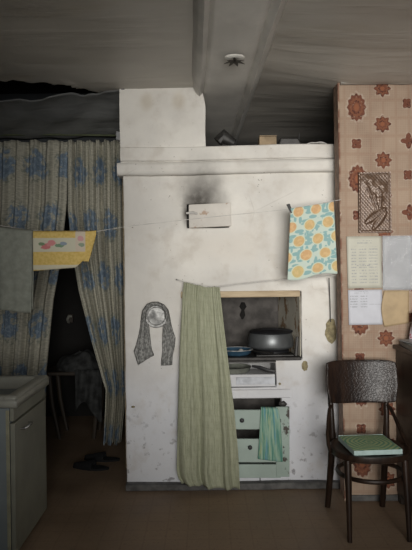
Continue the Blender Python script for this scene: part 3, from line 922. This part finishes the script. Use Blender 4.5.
# brown door jamb piece below the right curtain
jp = P(124, 470, 4.2)
struct(MB().box(-.575, -.525, 4.10, 4.16, 0, 2.3).build('trim_3', MP['lintel'], bev=.004))

# ------------------------------------------------------------------ the dark room beyond: table, heaped clothes, slippers
tb = thing('wooden_stool', (P(80, 400, 5.0).x, 5.0, 0), 'dark wooden stool in the room behind the curtains', 'stool')
tx = P(78, 400, 5.0).x; zt2 = P(78, 368, 5.0).z
MB().box(tx-.24, tx+.24, 4.80, 5.15, zt2-.03, zt2).build('seat', MP['wooddark'], tb, bev=.006)
for (px, q) in ((tx-.20, 4.84), (tx+.20, 4.84), (tx-.20, 5.1), (tx+.20, 5.1)):
    s = .08 if px < tx else -.04
    MB().tube([(px, q, zt2-.03), (px+s*.3, q, zt2*.5), (px+s, q, 0)], [.020, .020, .017], 8).build('leg', MP['wooddark'], tb)
m = MB()
def heap(u, v):
    a = u*2*pi; ph = v*pi/2
    r = cos(ph); h = sin(ph)
    x = tx+.03+cos(a)*.19*r*(1+.3*nz(cos(a)*2, sin(a)*2, v*3)); y = 4.95+sin(a)*.14*r; z = zt2+h*.15*(1+.5*nz(cos(a), v*2, 4))
    return Vector((x, y, z))
m.grid(40, 14, heap)
tag(m.build('heaped_clothes', MP['rag2'], smooth=80), 'heap of dark flowered clothes on the stool behind the curtains', 'clothes')
def drape(u, v):
    x = lerp(P(70, 0, 4.78).x, P(97, 0, 4.78).x, u); z = lerp(zt2+.02, zt2-.32+.08*sin(u*5), v)
    return Vector((x, 4.775+.015*sin(u*16+v*2)-.01*v, z))
tag(MB().grid(30, 20, drape).build('draped_cloth', MP['rag2'], smooth=80, solid=.004), 'flowered cloth hanging over the edge of the dark stool', 'cloth')
ck = P(69, 318, 5.5)
t = thing('wall_hook', ck, 'small pale hook on the dark wall seen between the curtains', 'hook')
MB().tube([P(68.5, 322, 5.57), P(67.5, 319, 5.5), P(69, 316, 5.48), P(71, 316.5, 5.5)], .014, 8).build('hook_bend', MP['white'], t)
MB().box(ck.x-.03, ck.x+.02, 5.57, 5.60, ck.z-.05, ck.z+.03).build('plate', MP['wooddark'], t, bev=.004)
def slipper(px, py, D, ang, lab):
    c = P(px, py, D); c.z = 0; t = thing('slipper', c, lab, 'slipper', 'slippers on the floor')
    m = MB(); n = 26
    def out(s):  # half width along length
        return .042*(sin(pi*min(1, max(0, s*.96+.02)))**.55)*(1.0+.12*sin(s*5))
    def tf(x, y, z): return c+Vector((x*cos(ang)-y*sin(ang), x*sin(ang)+y*cos(ang), z))
    vs = []; fs = []
    for z in (0.001, .014):
        for k in range(n+1): s = k/n; vs.append(tf((s-.5)*.26, out(s), z))
        for k in range(n, -1, -1): s = k/n; vs.append(tf((s-.5)*.26, -out(s), z))
    L = 2*(n+1)
    fs.append(tuple(range(L))[::-1]); fs.append(tuple(range(L, 2*L)))
    for k in range(L): fs.append((k, (k+1) % L, L+(k+1) % L, L+k))
    m.add(vs, fs); m.build('sole', MP['slip'], t)
    m = MB()
    def up(u, v):
        s = .42+.56*v; a = pi*u; w = out(s)*1.03; h = .048*(1-.55*v)
        return tf((s-.5)*.26, cos(a)*w, .012+sin(a)*h)
    m.grid(14, 10, up); m.build('upper', MP['slip'], t, smooth=80, solid=.004)
slipper(91, 471, 4.10, 2.95, 'dark slipper on the floor before the curtains, nearer of the two')
slipper(102, 463, 4.28, 3.05, 'dark slipper on the floor before the curtains, farther of the two')

# ================================================================== SINK CABINET (left)
CX = -.915; Y0, Y1 = 2.77, 3.31; ZC = .735
sk = thing('sink_cabinet', (-1.2, 3.04, 0), 'cream kitchen sink cabinet with a white enamel top at the left', 'cabinet')
MB().box(-1.50, CX-.018, Y0, Y1, .03, ZC).build('body', MP['side_panel'], sk, bev=.003)
MB().box(-1.46, CX-.05, Y0+.03, Y1-.03, 0, .03).build('plinth', MP['slip'], sk)
MB().box(CX-.016, CX+.002, Y0+.001, Y1, .672, ZC).build('rail', MP['door'], sk, bev=.002)
dd = MB().box(CX-.016, CX+.006, Y0+.002, Y1-.002, .045, .662).build('door', MP['door'], sk, bev=.003)
MB().box(CX-.034, CX-.017, Y0-.004, Y0-.0005, .05, ZC-.01).build('edge_strip', MP['cream'], sk, bev=.001)
hz = .615
MB().tube([(CX+.006, 2.86, hz), (CX+.026, 2.862, hz), (CX+.028, 2.88, hz), (CX+.028, 2.96, hz), (CX+.026, 2.978, hz), (CX+.006, 2.98, hz)], .0055, 8).build('handle', MP['chrome'], dd)
# enamel top with a basin
m = MB()
def top(u, v):
    x = lerp(-1.53, CX+.022, u); y = lerp(Y0-.020, Y1+.012, v)
    eu = min(u, 1-u)*.64; ev = min(v, 1-v)*.56; e = min(eu, ev)
    z = .795
    if e < .012: z -= (.012-e)*1.2
    t = max(0, min(1, (e-.045)/.06)); t = t*t*(3-2*t)
    z -= .085*t
    return Vector((x, y, z))
m.grid(60, 54, top)
def skirt(u, v):
    per = [(-1.53, Y0-.020), (CX+.022, Y0-.020), (CX+.022, Y1+.012), (-1.53, Y1+.012)]
    k = u*4; i = min(int(k), 3); t = k-i; p, q = per[i], per[(i+1) % 4]
    return Vector((lerp(p[0], q[0], t), lerp(p[1], q[1], t), lerp(.7806, .742, v)))
m.grid(40, 2, skirt)
m.build('sink_top', MP['white'], sk, smooth=60, weld=True, solid=.003)

# ================================================================== CHAIR
CB = Vector((.857, 3.15, 0))
ch = thing('bentwood_chair', CB, 'dark bentwood chair with a curved embossed back against the wallpaper', 'chair')
def cl(x, y, z): return CB+Vector((x, y, z))
# seat: rounded ring with a dished plywood disc
def sup(a, rx, ry, e=.82): 
    c, s = cos(a), sin(a)
    return (rx*math.copysign(abs(c)**e, c), ry*math.copysign(abs(s)**e, s))
m = MB(); n = 44; prof = [(.0, .416), (.7, .416), (.86, .420), (.93, .426), (.99, .424), (1.0, .412), (.99, .394), (.93, .388), (.80, .390), (0, .404)]
vs = []; fs = []
for (q, z) in prof:
    for j in range(n):
        x, y = sup(2*pi*j/n, .204*max(q, .001), .205*max(q, .001)); vs.append(cl(x*(1.0-.12*(y > 0)*y/.2), y, z))
for i in range(len(prof)-1):
    for j in range(n): fs.append((i*n+j, i*n+(j+1) % n, (i+1)*n+(j+1) % n, (i+1)*n+j))
m.add(vs, fs); m.build('seat', MP['chair'], ch, weld=True)
# back legs continue up as the uprights
for s, nm in ((-1, 'leg'), (1, 'leg')):
    MB().tube([cl(s*.158-.012, .245, 0), cl(s*.154-.006, .212, .2), cl(s*.152, .180, .40), cl(s*.156, .185, .55), cl(s*.160, .215, .72), cl(s*.162, .235, .82)],
              [.017, .019, .020, .016, .014, .012], 10).build('leg', MP['chair'], ch)
for s in (-1, 1):
    MB().tube([cl(s*.150, -.200, 0), cl(s*.148, -.175, .22), cl(s*.146, -.155, .36), cl(s*.146, -.150, .395)], [.012, .016, .019, .019], 10).build('leg', MP['chair'], ch)
MB().ring(cl(.010, -.005, .290), .172, .168, .0125, 44, 8).build('stretcher', MP['chair'], ch)
# hip braces
for s in (-1, 1):
    pts = [cl(s*.160, .180, .600), cl(s*.172, .160, .585), cl(s*.186, .125, .540), cl(s*.203, .070, .470), cl(s*.210, .015, .430), cl(s*.208, -.030, .400)]
    MB().tube(pts, [.009, .010, .010, .010, .010, .009], 8).build('brace', MP['chair'], ch)
# inner bent bow of the back
# backrest board, curved
m = MB()
def bk(side):
    def f(u, v):
        x = lerp(-.184, .216, u); z = lerp(.852, .614, v)
        if v < .5: x *= 1-.02*(1-v*2)**3
        e = (u-.5)*2
        y = .205+.035*(1-v)-.034*e*e+side*.006
        xx = x*(1.0 if v < .6 else lerp(1, .93, (v-.6)/.4))
        zz = z-(.012*abs(e)**8 if v < .2 else 0)+(.012*abs(e)**8 if v > .8 else 0)
        return cl(xx, y-.02, zz)
    return f
m.grid(28, 14, bk(0)); m.build('backrest', MP['chair_back'], ch, smooth=60, solid=.013, bev=.003)
# square cushion, turned and slid to the left
ca = R(4); cc = cl(.000, -.018, .4245)
cu = thing('seat_cushion', cc, 'flat square cushion with green ring pattern on the chair seat', 'cushion')
def cpt(x, y, z):
    sh = -.015 if y > 0 else .0
    return cc+Vector((x*cos(ca)-y*sin(ca), x*sin(ca)+y*cos(ca), z))
h = .126; m = MB()
def cf2(u, v): return cpt(lerp(-h, h, u), lerp(-h*1.1, h*1.1, v), .026-.006*(abs(2*u-1)**6+abs(2*v-1)**6)*.5)
m.grid(20, 20, cf2); m.build('cover', MP['cushion'], cu, smooth=60)
m = MB()
def cs(u, v):
    per = [(-h, -h*1.1), (h, -h*1.1), (h, h*1.1), (-h, h*1.1)]
    k = u*4; i = min(int(k), 3); t = k-i; p, q = per[i], per[(i+1) % 4]
    return cpt(lerp(p[0], q[0], t), lerp(p[1], q[1], t), lerp(0, .0245, v))
m.grid(40, 3, cs); m.add([cpt(-h, -h*1.1, 0), cpt(h, -h*1.1, 0), cpt(h, h*1.1, 0), cpt(-h, h*1.1, 0)], [(0, 1, 2, 3)])
m.build('foam_side', MP['foam'], cu, smooth=60, weld=True)

# ================================================================== SIDEBOARD (right edge)
SX = 1.112; SY0, SY1 = 3.10, 3.465; SZ = .925
sd = thing('sideboard', (1.5, 3.28, 0), 'dark brown wooden sideboard at the right edge behind the chair', 'sideboard')
MB().box(SX, 1.95, SY0, SY1, .06, SZ-.025).build('carcass', MP['side'], sd, bev=.004)
MB().box(SX-.018, 1.97, SY0-.02, SY1+.004, SZ-.025, SZ).build('top', MP['side'], sd, bev=.006, segs=3)
for x in (SX+.003, 1.90):
    for y in (SY0+.005, SY1-.05): MB().box(x, x+.045, y, y+.045, 0, .06).build('foot', MP['side'], sd, bev=.003)
for x0, x1 in ((SX+.02, 1.52), (1.54, 1.93)):
    d = MB().box(x0, x1, SY0-.016, SY0-.001, .09, SZ-.05).build('door', MP['side'], sd, bev=.003)
    kx = x1-.04 if x0 < 1.3 else x0+.04
    MB().lathe([(.0, .022), (.012, .020), (.014, .012), (.006, .006), (.006, 0)], (kx, SY0-.016, .55), 16, axis='y').build('knob', MP['chrome'], d)
# papers and books on it
bkx = SX+.0
def book(x0, x1, y0, y1, z0, z1, cov, lab, a=0.0):
    c = Vector(((x0+x1)/2, (y0+y1)/2, z0)); t = thing('book', c, lab, 'book')
    r = lambda p: rot2(p, c, a)
    MB().box(x0+.004, x1-.004, y0+.004, y1-.002, z0+.003, z1-.003, r).build('pages', MP['sheet_board'], t)
    MB().box(x0, x1, y0, y1, z1-.003, z1, r).box(x0, x1, y0, y1, z0, z0+.003, r).box(x0, x0+.003, y0, y1, z0, z1, r).build('cover', cov, t)
mg = simple('grey_book_cover', (.25, .27, .26), .5); mw = simple('pale_magazine_cover', (.42, .44, .45), .35)
book(SX+.0, SX+.22, SY0+.03, SY0+.33, SZ+.001, SZ+.024, mg, 'grey green book at the bottom of the pile on the sideboard', R(-6))
book(SX+.02, SX+.23, SY0+.04, SY0+.32, SZ+.027, SZ+.036, mw, 'pale magazine lying on top of the grey book', R(9))
fl = P(408, 330, 3.40)
fb = thing('flowered_bag', (fl.x+.09, 3.39, SZ+.038), 'pink and white flowered bag standing on the books', 'bag')
def bag(u, v):
    a = u*2*pi; z = v*.155
    r = .075*(1-.25*v*v)*(1+.12*sin(a*5+v*4)); return Vector((fl.x+.085+cos(a)*r, 3.385+sin(a)*r*.6, SZ+.038+z))
mf = Mat('pink_flower_print', rough=.6); vv = mf.voro(45, 'pos')
mf.color(mf.mix(vv.ss(.45, .25), (.52, .47, .50), (.42, .10, .14)))
MB().grid(40, 16, bag).build('bag_body', mf.mat, fb, smooth=80)
MB().tube([(fl.x+.085, 3.385, SZ+.190), (fl.x+.085, 3.385, SZ+.215)], [.045, .03], 12).build('gathered_neck', mf.mat, fb)

# ================================================================== ON THE WALLPAPER
def sheet(c4, D, th=.002, bow=.0, nx=12, ny=14):
    a, b, c, d = c4
    def f(u, v):
        p = P(lerp(lerp(a[0], b[0], u), lerp(d[0], c[0], u), v), lerp(lerp(a[1], b[1], u), lerp(d[1], c[1], u), v), D)
        p.y += bow*(nz(u*3, v*3, 1)); return p
    return MB().grid(nx, ny, f, lambda u, v: (u, 1-v))
YF = YW-.010
# embossed picture
pp = thing('embossed_plaque', P(375, 233, YF), 'embossed dark copper picture of long-stemmed flowers on the wallpaper', 'plaque')
corners = [(358.5, 172.5), (390.5, 171.8), (391.5, 232.5), (359, 232.8)]
MB().hexa([P(*q, YW-.018) for q in corners], .012).build('panel', MP['emboss'], pp, bev=.003)
def seg(px, py, a, b):
    ax, ay = a; bx_, by_ = b; dx, dy = bx_-ax, by_-ay
    t = max(0, min(1, ((px-ax)*dx+(py-ay)*dy)/(dx*dx+dy*dy+1e-9)))
    return math.hypot(px-ax-dx*t, py-ay-dy*t), t
def plaque_h(x, y):
    "raised height in metres at sheet position (photo-scale units inside the 32 x 60 plate)"
    h = 0
    for (cx, cy, rx, ry, a) in ((9, 10, 7, 6, .010), (9, 10, 3, 2.5, -.007), (22, 16, 5.5, 5.5, .009), (22, 16, 2.4, 2.4, -.006), (21, 27, 4, 3, .006), (15, 23, 3, 2.5, .005)):
        d = ((x-cx)/rx)**2+((y-cy)/ry)**2
        th = math.atan2(y-cy, x-cx); h += a*math.exp(-d*(1.1+.25*cos(5*th)))
    for (a, b, w) in (((9, 15), (18, 40), 1.2), ((22, 21), (21, 40), 1.2), ((16, 25), (20, 40), 1.0)):
        d, t = seg(x, y, a, b); h += .005*math.exp(-(d/w)**2)
    for (a, b, w) in (((25, 37), (7, 50), 4.2), ((26, 40), (14, 56), 4.0)):
        d, t = seg(x, y, a, b); ww = w*(.35+.65*sin(pi*min(1, t*.9+.08))); h = max(h, .011*max(0, 1-(d/ww)**2)-.003*math.exp(-(d/.8)**2))
    e = min(x, 32-x, y, 60-y)
    if e < 2: h = max(h, .006)
    return h
def pf(u, v):
    x = lerp(lerp(corners[0][0], corners[1][0], u), lerp(corners[3][0], corners[2][0], u), v)
    y = lerp(lerp(corners[0][1], corners[1][1], u), lerp(corners[3][1], corners[2][1], u), v)
    p = P(x, y, YW-.020); p.y -= plaque_h(u*32, v*60); return p
MB().grid(64, 110, pf, lambda u, v: (u, 1-v)).build('relief', MP['emboss'], pp, smooth=80)
# pinned sheets
lt = mat_print('printed_list', (.52, .51, .43), [(.30, .72, .86, .92, .05, .7), (.12, .26, .10, .80, .058, .75), (.34, .56, .10, .80, .058, .65), (.62, .88, .10, .80, .058, .65), (.28, .74, .43, .46, .04, 1)])
tag(sheet([(346.5, 236.5), (381.5, 236), (382, 288), (348, 288.5)], YF, bow=.004).build('printed_list', lt, smooth=60, solid=.0015),
    'yellowish printed list in columns pinned left of the plastic sleeve', 'paper')
n1 = mat_print('typed_notice', (.56, .57, .62), [(.30, .60, .95, .98, .03, .9), (.18, .60, .90, .935, .04, .7), (.05, .28, .50, .84, .075, .8), (.36, .56, .50, .84, .075, .7), (.60, .98, .57, .63, .06, .5)])
tag(sheet([(348, 290), (382, 289.5), (382.5, 324.5), (349, 325)], YF, bow=.003).build('typed_notice', n1, smooth=60, solid=.0015),
    'white typed notice pinned under the printed list', 'paper')
ps = thing('plastic_sleeve', P(398, 290, YF), 'shiny plastic sleeve with white sheets to the right of the printed list', 'sleeve')
n2 = mat_print('sleeved_print', (.36, .37, .385), [(.1, .5, .1, .9, .05, .25), (.6, .9, .1, .7, .07, .3)])
sheet([(382.6, 236.2), (414, 235.8), (414.5, 289.5), (383, 289.8)], YF-.002, bow=.003).build('sheet', n2, ps, smooth=60, solid=.0015)
mp = Mat('clear_plastic', (.8, .8, .82), .12); mp.b.inputs['Alpha'].default_value = .22; mp.b.inputs['Specular IOR Level'].default_value = .9
mp.bump(mp.noise(26, 4), .8, .02)
sheet([(381.9, 235.4), (415, 235), (415.5, 290.5), (382.3, 290.6)], YF-.009, bow=.010, nx=24, ny=28).build('plastic', mp.mat, ps, smooth=80)
# yellowed card with a rounded left edge
def kf(u, v):
    x = lerp(384.5-3.6*sin(pi*v), 409, u); y = lerp(290.3, lerp(327, 323, u), v)
    p = P(x, y, YF); p.y -= .010*sin(pi*v)*(1-u); return p
tag(MB().grid(14, 16, kf).build('yellowed_card', MP['kraft'], smooth=80, solid=.002), 'curled yellowed sheet to the right of the typed notice', 'paper')

# ================================================================== CEILING FITTING
hc0 = P(234.5, 58, 2.52/ (2.52) * 3.0)
# height of the beam underside gives the distance
zb = CZ-.064
def onz(px, py, z):
    a = P(px, py, 1.0); k = (z-CH)/(a.z-CH); return Vector((a.x*k, k, z))
c = onz(234.5, 57, zb)
lf_ = thing('ceiling_rose', c, 'small tarnished star of tin petals on a pale patch of the ceiling beam', 'ceiling fitting')
m = MB()
vs = [c+Vector((0, 0, -.003))]+[c+Vector((cos(2*pi*j/24)*.050*(1+.15*nz(j*.7, 1)), sin(2*pi*j/24)*.040*(1+.15*nz(j*.7, 3)), 0)) for j in range(24)]
m = MB().lathe([(0, -.002), (.040, -.010), (.052, -.004), (.054, .004)], (c.x, c.y+.012, c.z), 28, 1, .85); m.build('patch', simple('pale_plaster_patch', (.62, .60, .55), .9), lf_)
m = MB()
for k in range(7):
    a = 2*pi*k/7+.3; d = Vector((cos(a), sin(a), 0)); e = Vector((-sin(a), cos(a), 0))
    q = c+Vector((0, .004, -.012))
    m.add([q+e*.008, q-e*.008, q+d*.026-e*.011+Vector((0, 0, -.010)), q+d*.026+e*.011+Vector((0, 0, -.010)), q+d*.056+Vector((0, 0, -.018))], [(0, 1, 2, 3), (3, 2, 4)])
m.build('petals', MP['petal'], lf_, smooth=0, solid=.002)
MB().tube([c, c+Vector((0, 0, -.026))], [.007, .004], 8).build('hook', MP['petal'], lf_)
